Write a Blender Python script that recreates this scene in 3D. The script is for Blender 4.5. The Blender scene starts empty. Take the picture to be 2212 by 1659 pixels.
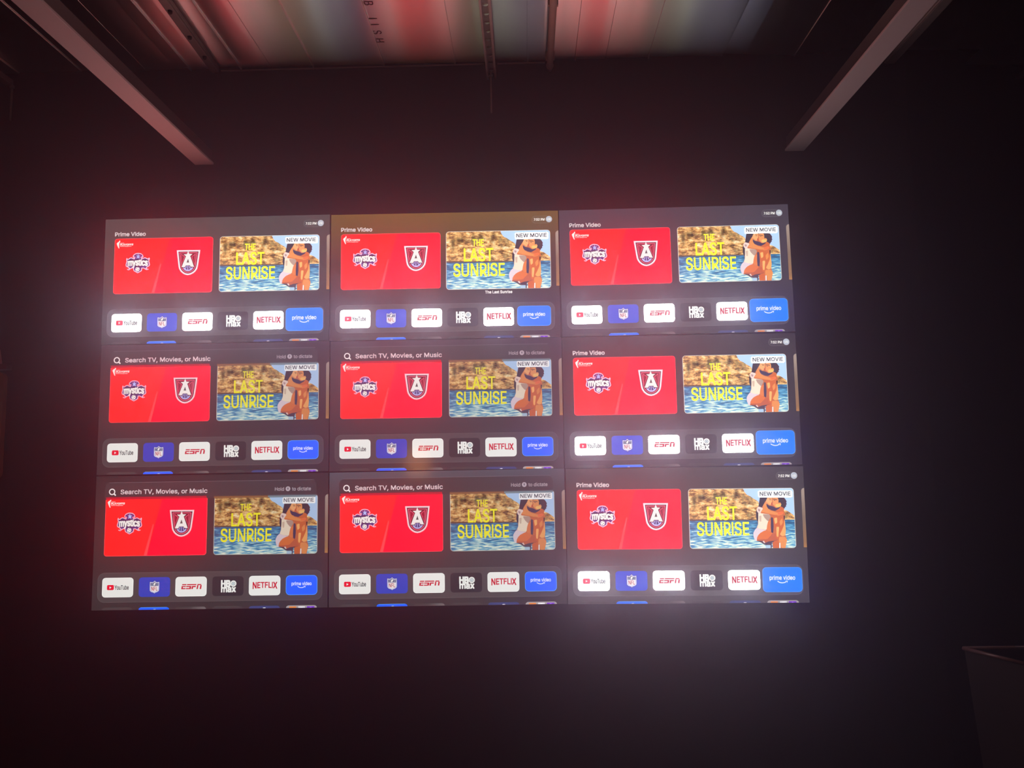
import bpy, bmesh, math, os
from math import pi, sin, cos
from mathutils import Matrix, Vector
from mathutils.geometry import tessellate_polygon

SC = bpy.context.scene
COL = SC.collection

# ------------------------------------------------------------------ camera, world, exposure
cam_data = bpy.data.cameras.new('camera')
cam_data.sensor_fit = 'HORIZONTAL'
cam_data.sensor_width = 36.0
cam_data.lens = 36.0 * 1660.0 / 2212.0
cam_data.clip_start = 0.02
cam = bpy.data.objects.new('camera', cam_data)
COL.objects.link(cam)
cam.matrix_world = Matrix(((0.9996706, 0.0179070, 0.0183875, 0.4176019),
                           (0.0201064, -0.1010908, -0.9946740, -3.9637406),
                           (-0.0159528, 0.9947160, -0.1014176, 1.5943211),
                           (0, 0, 0, 1)))
SC.camera = cam

GLOW_DENSITY = 0.043
GLOW_ANISO = 0.87
world = bpy.data.worlds.new('night')
SC.world = world
world.use_nodes = True
wn = world.node_tree
wn.nodes.clear()
wo = wn.nodes.new('ShaderNodeOutputWorld')
wb = wn.nodes.new('ShaderNodeBackground')
wb.inputs[0].default_value = (0, 0, 0, 1)
wn.links.new(wb.outputs[0], wo.inputs[0])
wv = wn.nodes.new('ShaderNodeVolumeScatter')        # added scatter volume, stands in for lens glow around the displays
wv.inputs['Color'].default_value = (0.76, 0.70, 1.0, 1)
wv.inputs['Density'].default_value = GLOW_DENSITY
wv.inputs['Anisotropy'].default_value = GLOW_ANISO
wn.links.new(wv.outputs[0], wo.inputs['Volume'])

SC.view_settings.view_transform = 'Standard'
SC.view_settings.look = 'None'
SC.view_settings.exposure = 0.0
SC.view_settings.gamma = 1.0
SC.view_settings.use_curve_mapping = False
SC.cycles.use_denoising = True
SC.cycles.adaptive_threshold = 0.025
SC.cycles.max_bounces = 6
SC.cycles.diffuse_bounces = 3
SC.cycles.glossy_bounces = 3
SC.cycles.volume_bounces = 0
SC.cycles.sample_clamp_indirect = 4.0

# ------------------------------------------------------------------ helpers
def lin(c):
    c = c / 255.0
    return c / 12.92 if c <= 0.04045 else ((c + 0.055) / 1.055) ** 2.4

def nodes_of(name):
    m = bpy.data.materials.new(name)
    m.use_nodes = True
    nt = m.node_tree
    return m, nt, nt.nodes['Principled BSDF']

def surf(name, rgb, rough=0.5, metal=0.0, noise=0.0, nscale=20.0, bump=0.0, stretch=(1, 1, 1)):
    """Plain painted / metal surface with procedural wear."""
    m, nt, b = nodes_of(name)
    base = tuple(rgb) + (1,)
    b.inputs['Base Color'].default_value = base
    b.inputs['Roughness'].default_value = rough
    b.inputs['Metallic'].default_value = metal
    if noise or bump:
        tc = nt.nodes.new('ShaderNodeTexCoord')
        mp = nt.nodes.new('ShaderNodeMapping')
        mp.inputs['Scale'].default_value = stretch
        nz = nt.nodes.new('ShaderNodeTexNoise')
        nz.inputs['Scale'].default_value = nscale
        nz.inputs['Detail'].default_value = 4
        nt.links.new(tc.outputs['Object'], mp.inputs[0])
        nt.links.new(mp.outputs[0], nz.inputs['Vector'])
        if noise:
            mx = nt.nodes.new('ShaderNodeMix')
            mx.data_type = 'RGBA'
            mx.inputs[6].default_value = tuple(c * (1 - noise) for c in rgb) + (1,)
            mx.inputs[7].default_value = tuple(min(1, c * (1 + noise)) for c in rgb) + (1,)
            nt.links.new(nz.outputs[0], mx.inputs[0])
            nt.links.new(mx.outputs[2], b.inputs['Base Color'])
        if bump:
            bp = nt.nodes.new('ShaderNodeBump')
            bp.inputs['Strength'].default_value = bump
            bp.inputs['Distance'].default_value = 0.002
            nt.links.new(nz.outputs[0], bp.inputs['Height'])
            nt.links.new(bp.outputs[0], b.inputs['Normal'])
    return m

EM = {}
def em(rgb, k=1.0, light=False):
    """Lit area of a display: black glass that emits the given screen colour."""
    key = (tuple(rgb), k, light)
    if key in EM:
        return EM[key]
    m, nt, b = nodes_of('screen_colour')
    b.inputs['Base Color'].default_value = (0.004, 0.004, 0.004, 1)
    b.inputs['Roughness'].default_value = 0.085
    b.inputs['Specular IOR Level'].default_value = 0.4
    c = [lin(x) * k for x in rgb]
    mxv = max(max(c), 1e-4)
    b.inputs['Emission Color'].default_value = (c[0] / mxv, c[1] / mxv, c[2] / mxv, 1)
    b.inputs['Emission Strength'].default_value = mxv
    m.cycles.emission_sampling = 'FRONT' if light else 'NONE'
    EM[key] = m
    return m

def emr(rgb, peak):
    """Saturated, very bright area: the strongest channel runs past what the photograph can hold."""
    m = em(rgb, 1.0001, True).copy()
    c = [lin(x) for x in rgb]
    i = c.index(max(c))
    c[i] = peak
    b = m.node_tree.nodes['Principled BSDF']
    b.inputs['Emission Color'].default_value = (c[0] / peak, c[1] / peak, c[2] / peak, 1)
    b.inputs['Emission Strength'].default_value = peak
    m.cycles.emission_sampling = 'FRONT'
    return m

def em_veil(rgb, alpha):
    """Translucent interface panel laid over the picture behind it."""
    m = em(rgb, 1.0002).copy()
    nt = m.node_tree
    tr = nt.nodes.new('ShaderNodeBsdfTransparent')
    mx = nt.nodes.new('ShaderNodeMixShader')
    mx.inputs[0].default_value = alpha
    nt.links.new(tr.outputs[0], mx.inputs[1])
    nt.links.new(nt.nodes['Principled BSDF'].outputs[0], mx.inputs[2])
    nt.links.new(mx.outputs[0], nt.nodes['Material Output'].inputs[0])
    m.cycles.emission_sampling = 'NONE'
    return m

def em_nodes(name, light=True):
    m, nt, b = nodes_of(name)
    b.inputs['Base Color'].default_value = (0.004, 0.004, 0.004, 1)
    b.inputs['Roughness'].default_value = 0.085
    b.inputs['Specular IOR Level'].default_value = 0.4
    b.inputs['Emission Strength'].default_value = 1.0
    m.cycles.emission_sampling = 'FRONT' if light else 'NONE'
    tc = nt.nodes.new('ShaderNodeTexCoord')
    return m, nt, b, tc

def ramp(nt, stops):
    r = nt.nodes.new('ShaderNodeValToRGB')
    el = r.color_ramp.elements
    while len(el) < len(stops):
        el.new(0.5)
    for e, (p, c) in zip(el, stops):
        e.position = p
        e.color = tuple(lin(x) for x in c) + (1,)
    return r

def link(o, parent=None):
    COL.objects.link(o)
    if parent:
        o.parent = parent
    return o

def thing(name, label, cat, loc=(0, 0, 0), group=None, rot=(0, 0, 0)):
    o = bpy.data.objects.new(name, None)
    o.empty_display_size = 0.1
    o.location = loc
    o.rotation_euler = rot
    o['label'] = label
    o['category'] = cat
    if group:
        o['group'] = group
    return link(o)

def mesh_from_bm(name, bm, mats):
    me = bpy.data.meshes.new(name)
    bm.normal_update()
    bm.to_mesh(me)
    bm.free()
    for m in (mats if isinstance(mats, (list, tuple)) else [mats]):
        me.materials.append(m)
    return me

def part(name, bm, mats, parent=None, label=None, loc=(0, 0, 0), kind=None):
    o = bpy.data.objects.new(name, mesh_from_bm(name, bm, mats))
    o.location = loc
    if label:
        o['label'] = label
    if kind:
        o['kind'] = kind
    return link(o, parent)

def box(bm, x0, x1, y0, y1, z0, z1, bevel=0.0):
    vs = [bm.verts.new((x, y, z)) for x in (x0, x1) for y in (y0, y1) for z in (z0, z1)]
    fs = [(0, 1, 3, 2), (4, 6, 7, 5), (0, 4, 5, 1), (2, 3, 7, 6), (0, 2, 6, 4), (1, 5, 7, 3)]
    nf = [bm.faces.new([vs[i] for i in f]) for f in fs]
    if bevel:
        es = list({e for f in nf for e in f.edges})
        bmesh.ops.bevel(bm, geom=es, offset=bevel, segments=2, affect='EDGES', profile=0.6)
    return nf

def bmbox(*a, **k):
    bm = bmesh.new()
    box(bm, *a, **k)
    return bm

def tube(bm, p0, p1, r0, r1=None, n=14, cap=True):
    r1 = r0 if r1 is None else r1
    p0, p1 = Vector(p0), Vector(p1)
    d = (p1 - p0).normalized()
    a = d.orthogonal().normalized()
    b = d.cross(a)
    ring = []
    for p, r in ((p0, r0), (p1, r1)):
        ring.append([bm.verts.new(p + r * (cos(2 * pi * i / n) * a + sin(2 * pi * i / n) * b)) for i in range(n)])
    for i in range(n):
        f = bm.faces.new((ring[0][i], ring[0][(i + 1) % n], ring[1][(i + 1) % n], ring[1][i]))
        f.smooth = True
    if cap:
        bm.faces.new(ring[0][::-1])
        bm.faces.new(ring[1])

# ------------------------------------------------------------------ room shell
CZ = 1.9            # height of the middle of the video wall
ZC = 3.7690         # underside of the metal deck ceiling

def XS(x):
    return 0.4176 + (x - 0.4176) * 0.9803

M_wall = surf('black_wall_paint', (0.009, 0.0084, 0.0088), 0.75, noise=0.25, nscale=6, bump=0.15)
M_floor = surf('dark_floor', (0.03, 0.028, 0.028), 0.6, noise=0.3, nscale=4)
M_slab = surf('dark_roof_void', (0.03, 0.03, 0.03), 0.8, noise=0.2)
M_deck = surf('galvanised_deck', (0.95, 0.95, 0.93), 0.40, 1.0, noise=0.06, nscale=9, stretch=(1, 0.25, 1))
_b = M_deck.node_tree.nodes['Principled BSDF']       # rolled sheet: grain runs along the deck
_b.inputs['Anisotropic'].default_value = 1.0
_t = M_deck.node_tree.nodes.new('ShaderNodeCombineXYZ')
_t.inputs[1].default_value = 1.0
M_deck.node_tree.links.new(_t.outputs[0], _b.inputs['Tangent'])
M_trim = surf('ledger_steel', (0.42, 0.40, 0.40), 0.45, 0.4, noise=0.2, nscale=15)

def structure(name, bm, m, parent=None):
    return part(name, bm, m, parent, kind='structure')

structure('floor', bmbox(-4.3, 6.0, -7.2, 2.0, -0.1, 0.0), M_floor)
structure('wall_back', bmbox(-4.3, 2.485, 0.020, 0.30, 0.0, ZC + 0.25), M_wall)
bm = bmesh.new()                                   # the back wall turns away on the right
a0, a1 = Vector((2.485, 0.020)), Vector((5.90, 1.60))
nrm = Vector((-(a1 - a0).y, (a1 - a0).x)).normalized() * 0.2
pts = [a0, a1, a1 + nrm, a0 + nrm]
lo = [bm.verts.new((p.x, p.y, 0)) for p in pts]
hi = [bm.verts.new((p.x, p.y, ZC + 0.25)) for p in pts]
bm.faces.new(lo[::-1]); bm.faces.new(hi)
for i in range(4):
    bm.faces.new((lo[i], lo[(i + 1) % 4], hi[(i + 1) % 4], hi[i]))
structure('wall_back_right', bm, M_wall)
structure('wall_left', bmbox(-4.5, -4.3, -7.2, 0.30, 0.0, ZC + 0.25), M_wall)
structure('wall_right', bmbox(5.8, 6.0, -7.2, 2.0, 0.0, ZC + 0.25), M_wall)
structure('wall_front', bmbox(-4.5, 6.0, -7.3, -7.1, 0.0, ZC + 0.25), M_wall)

ceiling = structure('ceiling', bmbox(-4.5, 6.0, -7.2, 2.0, ZC + 0.10, ZC + 0.25), M_slab)

# deck sheets: each one its own object under the ceiling, with a turned-down lap edge
seams = [-4.25, -3.88, -3.51, -3.14, -2.77, -2.40, -2.04, -1.680, -1.424, -1.142, -0.738, -0.343, 0.052, 0.456,
         0.719, 1.124, 1.530, 1.926, 2.178]
seams += [2.178 + 0.395 * i for i in range(1, 9)]
seams = [XS(x) for x in seams]
TILT = {7: -0.005, 8: -0.004, 9: -0.002, 10: 0.002, 11: 0.003, 12: 0.0, 13: 0.0, 14: 0.0, 15: 0.004, 16: 0.012, 17: -0.004, 18: 0.010}
deck_names = []
for i in range(len(seams) - 1):
    x0, x1 = seams[i], seams[i + 1]
    far = 0.019 if x1 < 2.53 else 0.020 + max(0, (x0 - 2.485)) * 0.457 - 0.02
    t = TILT.get(i, 0.003)
    w = x1 - x0
    GROOVE = [(w * 0.413, t * 0.17 - 0.0005), (w * 0.416, t * 0.17 + 0.003), (w * 0.420, t * 0.17 + 0.003), (w * 0.423, t * 0.15 - 0.0005)]
    lip = 0.014 if 8 <= i <= 17 else 0.001
    prof = [(0.0, -lip + t), (0.005, -lip + t), (0.006, t), (w * 0.33, t * 0.3 - 0.001), *(GROOVE if i in (9, 14) else []), (w * 0.5, 0.0), (w * 0.66, -t * 0.3 + 0.001),
            (w - 0.001, -t), (w - 0.001, 0.02), (0.0, 0.02)]
    bm = bmesh.new()
    A = [bm.verts.new((p[0], -7.1, p[1])) for p in prof]
    B = [bm.verts.new((p[0], far, p[1])) for p in prof]
    n = len(prof)
    for k in range(n):
        bm.faces.new((A[k], A[(k + 1) % n], B[(k + 1) % n], B[k]))
    bm.faces.new(A[::-1]); bm.faces.new(B)
    bmesh.ops.recalc_face_normals(bm, faces=bm.faces)
    part('deck_panel', bm, M_deck, ceiling, loc=(x0, 0, ZC))

tr = structure('trim_1', bmbox(-1.22, 0.218, 0.010, 0.020, ZC - 0.022, ZC - 0.016), M_trim)
structure('trim_2', bmbox(0.292, 0.55, 0.010, 0.020, ZC - 0.022, ZC - 0.016), M_trim)

# ------------------------------------------------------------------ lettering tools
FONT = None
try:
    fp = os.path.join(bpy.utils.resource_path('LOCAL'), 'datafiles', 'fonts', 'Inter.woff2')
    if os.path.exists(fp):
        FONT = bpy.data.fonts.load(fp)
except Exception:
    FONT = None

TXT, ADV = {}, {}
def raw_glyph(s, res=2):
    cu = bpy.data.curves.new('lettering', 'FONT')
    cu.body = s
    if FONT:
        cu.font = FONT
    cu.resolution_u = res
    o = bpy.data.objects.new('lettering', cu)
    me = bpy.data.meshes.new_from_object(o)
    vs = [(v.co.x, v.co.y) for v in me.vertices]
    fs = [tuple(p.vertices) for p in me.polygons]
    bpy.data.objects.remove(o)
    bpy.data.curves.remove(cu)
    bpy.data.meshes.remove(me)
    return vs, fs

def one_glyph(ch, res):
    key = ('one', ch, res)
    if key not in TXT:
        if ch == ' ':
            vs, fs = [], []
        else:
            vs, fs = raw_glyph(ch, res)
        if ch == 'M':                                   # capital M drawn by hand, clean corners
            c = max(v[1] for v in vs)
            x0, x1 = min(v[0] for v in vs), max(v[0] for v in vs)
            w, xm = 0.056, (x0 + x1) / 2
            vs = [(x0, 0), (x0, c), (x0 + 0.078, c), (xm, c * 0.30), (x1 - 0.078, c), (x1, c), (x1, 0), (x1 - w, 0), (x1 - w, c * 0.78), (xm + 0.024, 0),
                  (xm - 0.024, 0), (x0 + w, c * 0.78), (x0 + w, 0)]
            fs = [tuple(t) for t in tessellate_polygon([[Vector((p[0], p[1], 0)) for p in vs]])]
        if ch == 'I':                                   # plain upright stroke without serifs
            c = max(v[1] for v in vs)
            vs, fs = [(0.055, 0), (0.113, 0), (0.113, c), (0.055, c)], [(0, 1, 2, 3)]
            ADV['I'] = 0.168
        if ch == 'R':                                   # bowl of the P plus a straight leg
            pv, pf = raw_glyph('P', res)
            c = max(v[1] for v in pv)
            xa, xb = min(v[0] for v in pv), max(v[0] for v in pv)
            o = len(pv)
            vs = pv + [(xa + 0.11, c * 0.44), (xb - 0.055, 0), (xb + 0.012, 0), (xa + 0.185, c * 0.46)]
            fs = list(pf) + [(o, o + 1, o + 2, o + 3)]
        if ch not in ADV:
            ADV[ch] = max(v[0] for v in raw_glyph('H' + ch + 'H', 1)[0]) - max(v[0] for v in raw_glyph('HH', 1)[0])
        TXT[key] = (vs, fs)
    return TXT[key]

def glyphs(s, res=2, shear=0.0):
    key = (s, res, shear)
    if key not in TXT:
        V, F, pen = [], [], 0.0
        for ch in s:
            vs, fs = one_glyph(ch, res)
            o = len(V)
            V += [(x + pen + shear * y, y) for x, y in vs]
            F += [tuple(o + i for i in f) for f in fs]
            pen += ADV[ch]
        TXT[key] = (V, F)
    return TXT[key]

_h = glyphs('H')[0]; CAP = max(v[1] for v in _h)
_x = glyphs('x')[0]; XH = max(v[1] for v in _x)

# stencilled batch lettering on one deck sheet (read from below)
M_ink = surf('black_stencil_ink', (0.10, 0.03, 0.035), 0.7)
for ch, (yy, xx) in {'B': (-0.557, -0.297), 'I': (-0.416, -0.3045), 'I ': (-0.365, -0.3045), 'S': (-0.309, -0.3045), 'H': (-0.235, -0.3065)}.items():
    vs, fs = glyphs(ch.strip())
    bm = bmesh.new()
    bv = [bm.verts.new((v[1] / CAP * 0.044 - 0.022, v[0] / CAP * 0.044, 0)) for v in vs]
    for f in fs:
        try:
            bm.faces.new([bv[i] for i in f])
        except ValueError:
            pass
    part('stencil_letter', bm, M_ink, ceiling, loc=(xx, yy, ZC + 0.0005), label='black stencilled letter on the deck sheet')

# ------------------------------------------------------------------ video wall
PW, PH = 1.2066, 0.6772          # lit area of one display
# digitised frames: (row-major 3x3) from measured drawing coordinates to metres on the display face
FR = {
 'CB':[[0.000620283, -2.6037e-05, -0.647740009], [-3.53e-06, -0.000616766, 0.393294846], [9.638e-06, 1.2312e-05, 1.0]],
 'LOG':[[0.000142011, -5.961e-06, -0.568567347], [-8.08e-07, -0.000141206, 0.250661705], [2.206e-06, 2.819e-06, 1.0]],
 'ATL':[[0.000127066, -5.334e-06, -0.25101429], [-7.23e-07, -0.000126345, 0.200819111], [1.974e-06, 2.522e-06, 1.0]],
 'MOV':[[0.000263904, -1.1078e-05, 0.008568006], [-1.502e-06, -0.000262408, 0.245177615], [4.1e-06, 5.238e-06, 1.0]],
 'KIS':[[0.000182081, -7.643e-06, 0.309537978], [-1.036e-06, -0.000181049, 0.219097172], [2.829e-06, 3.614e-06, 1.0]],
 'APL':[[0.000274624, -1.1527e-05, -0.569330292], [-1.563e-06, -0.000273067, -0.158039205], [4.267e-06, 5.451e-06, 1.0]],
 'APR':[[0.000293262, -1.231e-05, -0.008031096], [-1.669e-06, -0.000291599, -0.148356721], [4.557e-06, 5.821e-06, 1.0]],
 'CLK':[[0.000126236, -5.299e-06, 0.385727826], [-7.18e-07, -0.00012552, 0.357892314], [1.961e-06, 2.506e-06, 1.0]],
 'NFL':[[8.4236e-05, -3.536e-06, -0.381710028], [-4.79e-07, -8.3758e-05, -0.17018518], [1.309e-06, 1.672e-06, 1.0]],
 'CM':[[0.000608035, -6.351e-06, -0.662069393], [-9.839e-06, -0.000595323, 0.38864112], [-1.578e-06, 1.9295e-05, 1.0]],
 'CSL':[[0.000281933, -2.945e-06, -0.577755677], [-4.562e-06, -0.000276039, 0.339806537], [-7.32e-07, 8.947e-06, 1.0]],
 'CSR':[[0.000293206, -3.063e-06, -0.014104305], [-4.744e-06, -0.000287076, 0.331170034], [-7.61e-07, 9.304e-06, 1.0]],
 'CBR':[[0.000288911, -3.018e-06, -0.018718733], [-4.675e-06, -0.000282871, -0.125583647], [-7.5e-07, 9.168e-06, 1.0]],
 'TMV':[[0.000296485, -3.237e-06, -0.022138785], [-4.75e-06, -0.000302, 0.340671944], [1.516e-06, 5.514e-06, 1.0]],
}
def U(k, x, y):
    h = FR[k]
    w = h[2][0] * x + h[2][1] * y + 1.0
    return ((h[0][0] * x + h[0][1] * y + h[0][2]) / w, (h[1][0] * x + h[1][1] * y + h[1][2]) / w)

def UB(k, x0, y0, x1, y1):
    """box in drawing coordinates -> (x0, z0, x1, z1) on the display, taken at the mid-edges"""
    xm, ym = (x0 + x1) / 2, (y0 + y1) / 2
    return U(k, x0, ym)[0], U(k, xm, y1)[1], U(k, x1, ym)[0], U(k, xm, y0)[1]

class Pic:
    """Collects flat coloured shapes of one picture element and makes one mesh of them."""
    def __init__(self):
        self.v, self.f, self.m, self.mats = [], [], [], []
        self.xf = None

    def _mi(self, mat):
        if mat not in self.mats:
            self.mats.append(mat)
        return self.mats.index(mat)

    def add(self, pts, faces, mat, layer):
        o = len(self.v)
        if self.xf:
            pts = [self.xf(p) for p in pts]
        self.v += [(p[0], -0.0004 * layer, p[1]) for p in pts]
        mi = self._mi(mat)
        for f in faces:
            a = sum(pts[f[i]][0] * pts[f[(i + 1) % len(f)]][1] - pts[f[(i + 1) % len(f)]][0] * pts[f[i]][1] for i in range(len(f)))
            self.f.append([o + i for i in (f if a > 0 else f[::-1])])
            self.m.append(mi)

    def poly(self, pts, mat, layer):
        tri = tessellate_polygon([[Vector((p[0], p[1], 0)) for p in pts]])
        self.add(pts, [tuple(t) for t in tri], mat, layer)

    def poly_in(self, k, pts, mat, layer):
        self.poly([U(k, *p) for p in pts], mat, layer)

    def rr(self, x0, z0, x1, z1, r, mat, layer, seg=5):
        self.add(*self._fan(rrect(x0, z0, x1, z1, r, seg)), mat, layer)

    def ring(self, x0, z0, x1, z1, r, t, mat, layer, seg=5):
        a = rrect(x0, z0, x1, z1, r, seg)
        b = rrect(x0 + t, z0 + t, x1 - t, z1 - t, max(r - t, 0.0005), seg)
        n = len(a)
        self.add(a + b, [(i, (i + 1) % n, n + (i + 1) % n, n + i) for i in range(n)], mat, layer)

    def _fan(self, pts):
        n = len(pts)
        cx, cz = sum(p[0] for p in pts) / n, sum(p[1] for p in pts) / n
        return pts + [(cx, cz)], [(i, (i + 1) % n, n) for i in range(n)]

    def disc(self, cx, cz, rx, rz, mat, layer, n=20, ang=0.0):
        pts = []
        for i in range(n):
            a = 2 * pi * i / n
            x, z = rx * cos(a), rz * sin(a)
            pts.append((cx + x * cos(ang) - z * sin(ang), cz + x * sin(ang) + z * cos(ang)))
        self.add(*self._fan(pts), mat, layer)

    def stroke(self, pts, t, mat, layer):
        """polyline of constant width t"""
        L, R = [], []
        for i, p in enumerate(pts):
            a = Vector(pts[max(i - 1, 0)]); b = Vector(pts[min(i + 1, len(pts) - 1)])
            d = (b - a).normalized()
            n = Vector((-d.y, d.x)) * (t / 2)
            L.append((p[0] + n.x, p[1] + n.y)); R.append((p[0] - n.x, p[1] - n.y))
        n = len(pts)
        self.add(L + R, [(i, i + 1, n + i + 1, n + i) for i in range(n - 1)], mat, layer)

    def text(self, s, x0, x1, zb, zt, mat, layer, bold=0.0, ref=None, warp=None, shear=0.0, res=2):
        vs, fs = glyphs(s, res, shear)
        ref = CAP if ref is None else ref
        a, b = min(v[0] for v in vs), max(v[0] for v in vs)
        kx = (x1 - x0 - 2 * bold * (zt - zb) / ref) / (b - a)
        copies = [(0, 0)]
        if bold:                                         # heavier strokes: the outline swept round a small square
            copies = [(-1, -1), (0, -1), (1, -1), (1, 0), (1, 1), (0, 1), (-1, 1), (-1, 0)]
            if bold > 0.03:
                copies.append((0, 0))
        em_ = (zt - zb) / ref
        for cx, cy in copies:
            out = []
            for x, y in vs:
                u = (x - a) / (b - a)
                w = (y + cy * bold) / ref
                if warp:
                    u, w = warp(u, w)
                out.append((x0 + bold * em_ + u * (b - a) * kx + cx * bold * em_, zb + w * (zt - zb)))
            self.add(out, fs, mat, layer)

    def text_in(self, k, s, x0, y0, x1, y1, mat, layer, **kw):
        a = UB(k, x0, y0, x1, y1)
        self.text(s, a[0], a[2], a[1], a[3], mat, layer, **kw)

    def mesh(self, name):
        me = bpy.data.meshes.new(name)
        me.from_pydata(self.v, [], self.f)
        for m in self.mats:
            me.materials.append(m)
        me.polygons.foreach_set('material_index', self.m)
        me.update()
        return me

def rrect(x0, z0, x1, z1, r, seg=5):
    r = min(r, (x1 - x0) / 2, (z1 - z0) / 2)
    out = []
    for cx, cz, a in ((x1 - r, z1 - r, 0), (x0 + r, z1 - r, 90), (x0 + r, z0 + r, 180), (x1 - r, z0 + r, 270)):
        for i in range(seg + 1):
            t = math.radians(a + 90 * i / seg)
            out.append((cx + r * cos(t), cz + r * sin(t)))
    return out

def inset(pts, d):
    """offset a closed polygon inwards by d"""
    n = len(pts)
    area = sum(pts[i][0] * pts[(i + 1) % n][1] - pts[(i + 1) % n][0] * pts[i][1] for i in range(n))
    s = 1 if area > 0 else -1
    out = []
    for i in range(n):
        p0, p, p1 = Vector(pts[i - 1]), Vector(pts[i]), Vector(pts[(i + 1) % n])
        e0, e1 = (p - p0).normalized(), (p1 - p).normalized()
        n0, n1 = Vector((-e0.y, e0.x)) * s, Vector((-e1.y, e1.x)) * s
        b = n0 + n1
        if b.length < 0.3:
            b = n0
        b = b.normalized()
        c = max(0.55, b.dot(n0))
        q = p + b * (d / c)
        out.append((q.x, q.y))
    return out

# ---- picture colours that need texture
def cliff_mat(k):
    m, nt, b, tc = em_nodes('screen_cliff')
    mp = nt.nodes.new('ShaderNodeMapping')
    mp.inputs['Rotation'].default_value = (0, math.radians(14), 0)
    mp.inputs['Scale'].default_value = (14, 1, 34)
    nz = nt.nodes.new('ShaderNodeTexNoise')
    nz.inputs['Scale'].default_value = 1.5
    nz.inputs['Detail'].default_value = 5
    nz.inputs['Roughness'].default_value = 0.75
    nz.inputs['Distortion'].default_value = 0.25
    r = ramp(nt, [(0.34, (60, 46, 28)), (0.42, (140, 92, 46)), (0.48, (206, 150, 84)), (0.56, (240, 196, 128)), (0.66, (255, 238, 200))])
    nz2 = nt.nodes.new('ShaderNodeTexNoise')
    nz2.inputs['Scale'].default_value = 14
    nz2.inputs['Detail'].default_value = 3
    r2 = ramp(nt, [(0.52, (255, 255, 255)), (0.66, (110, 116, 92))])
    mx = nt.nodes.new('ShaderNodeMix'); mx.data_type = 'RGBA'; mx.blend_type = 'MULTIPLY'
    mx.inputs[0].default_value = 1.0
    nt.links.new(tc.outputs['Object'], mp.inputs[0])
    nt.links.new(mp.outputs[0], nz.inputs['Vector'])
    nt.links.new(tc.outputs['Object'], nz2.inputs['Vector'])
    nt.links.new(nz.outputs[0], r.inputs[0]); nt.links.new(nz2.outputs[0], r2.inputs[0])
    nt.links.new(r.outputs[0], mx.inputs[6]); nt.links.new(r2.outputs[0], mx.inputs[7])
    nt.links.new(mx.outputs[2], b.inputs['Emission Color'])
    b.inputs['Emission Strength'].default_value = k
    return m

def sea_mat(k):
    m, nt, b, tc = em_nodes('screen_sea')
    mp = nt.nodes.new('ShaderNodeMapping')
    mp.inputs['Scale'].default_value = (22, 1, 150)
    nz = nt.nodes.new('ShaderNodeTexNoise')
    nz.inputs['Scale'].default_value = 1.0
    nz.inputs['Detail'].default_value = 4
    nz.inputs['Distortion'].default_value = 0.4
    sx = nt.nodes.new('ShaderNodeSeparateXYZ')
    mr = nt.nodes.new('ShaderNodeMapRange')             # paler towards the lower edge of the picture
    mr.inputs[1].default_value = 0.07; mr.inputs[2].default_value = -0.07
    mr.inputs[3].default_value = -0.10; mr.inputs[4].default_value = 0.13
    ad = nt.nodes.new('ShaderNodeMath')
    r = ramp(nt, [(0.34, (22, 84, 128)), (0.47, (48, 130, 182)), (0.56, (98, 170, 205)), (0.64, (190, 222, 218)), (0.75, (250, 250, 232))])
    nt.links.new(tc.outputs['Object'], mp.inputs[0]); nt.links.new(mp.outputs[0], nz.inputs['Vector'])
    nt.links.new(tc.outputs['Object'], sx.inputs[0]); nt.links.new(sx.outputs['Z'], mr.inputs[0])
    nt.links.new(nz.outputs[0], ad.inputs[0]); nt.links.new(mr.outputs[0], ad.inputs[1])
    nt.links.new(ad.outputs[0], r.inputs[0])
    nt.links.new(r.outputs[0], b.inputs['Emission Color'])
    b.inputs['Emission Strength'].default_value = k
    return m

def grad_mat(stops, z0, z1, x0=None, x1=None, xk=1.0, light=True, name='screen_background'):
    """picture background: colour stops from z1 (top) to z0, optionally multiplied by xk across x"""
    m, nt, b, tc = em_nodes(name, light)
    sx = nt.nodes.new('ShaderNodeSeparateXYZ')
    mr = nt.nodes.new('ShaderNodeMapRange')
    mr.inputs[1].default_value = z0; mr.inputs[2].default_value = z1
    r = ramp(nt, stops)
    nt.links.new(tc.outputs['Object'], sx.inputs[0])
    nt.links.new(sx.outputs['Z'], mr.inputs[0]); nt.links.new(mr.outputs[0], r.inputs[0])
    nt.links.new(r.outputs[0], b.inputs['Emission Color'])
    if x0 is not None:
        mr2 = nt.nodes.new('ShaderNodeMapRange')
        mr2.inputs[1].default_value = x0; mr2.inputs[2].default_value = x1
        mr2.inputs[3].default_value = 1.0; mr2.inputs[4].default_value = xk
        nt.links.new(sx.outputs['X'], mr2.inputs[0])
        nt.links.new(mr2.outputs[0], b.inputs['Emission Strength'])
    return m

TZ0, TZ1 = -0.2745, -0.1768                         # bottom and top of the row of app tiles
TILE_X = [-0.4715, -0.2825, -0.0945, 0.0945, 0.2825, 0.4715]
TW = 0.0802

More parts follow.
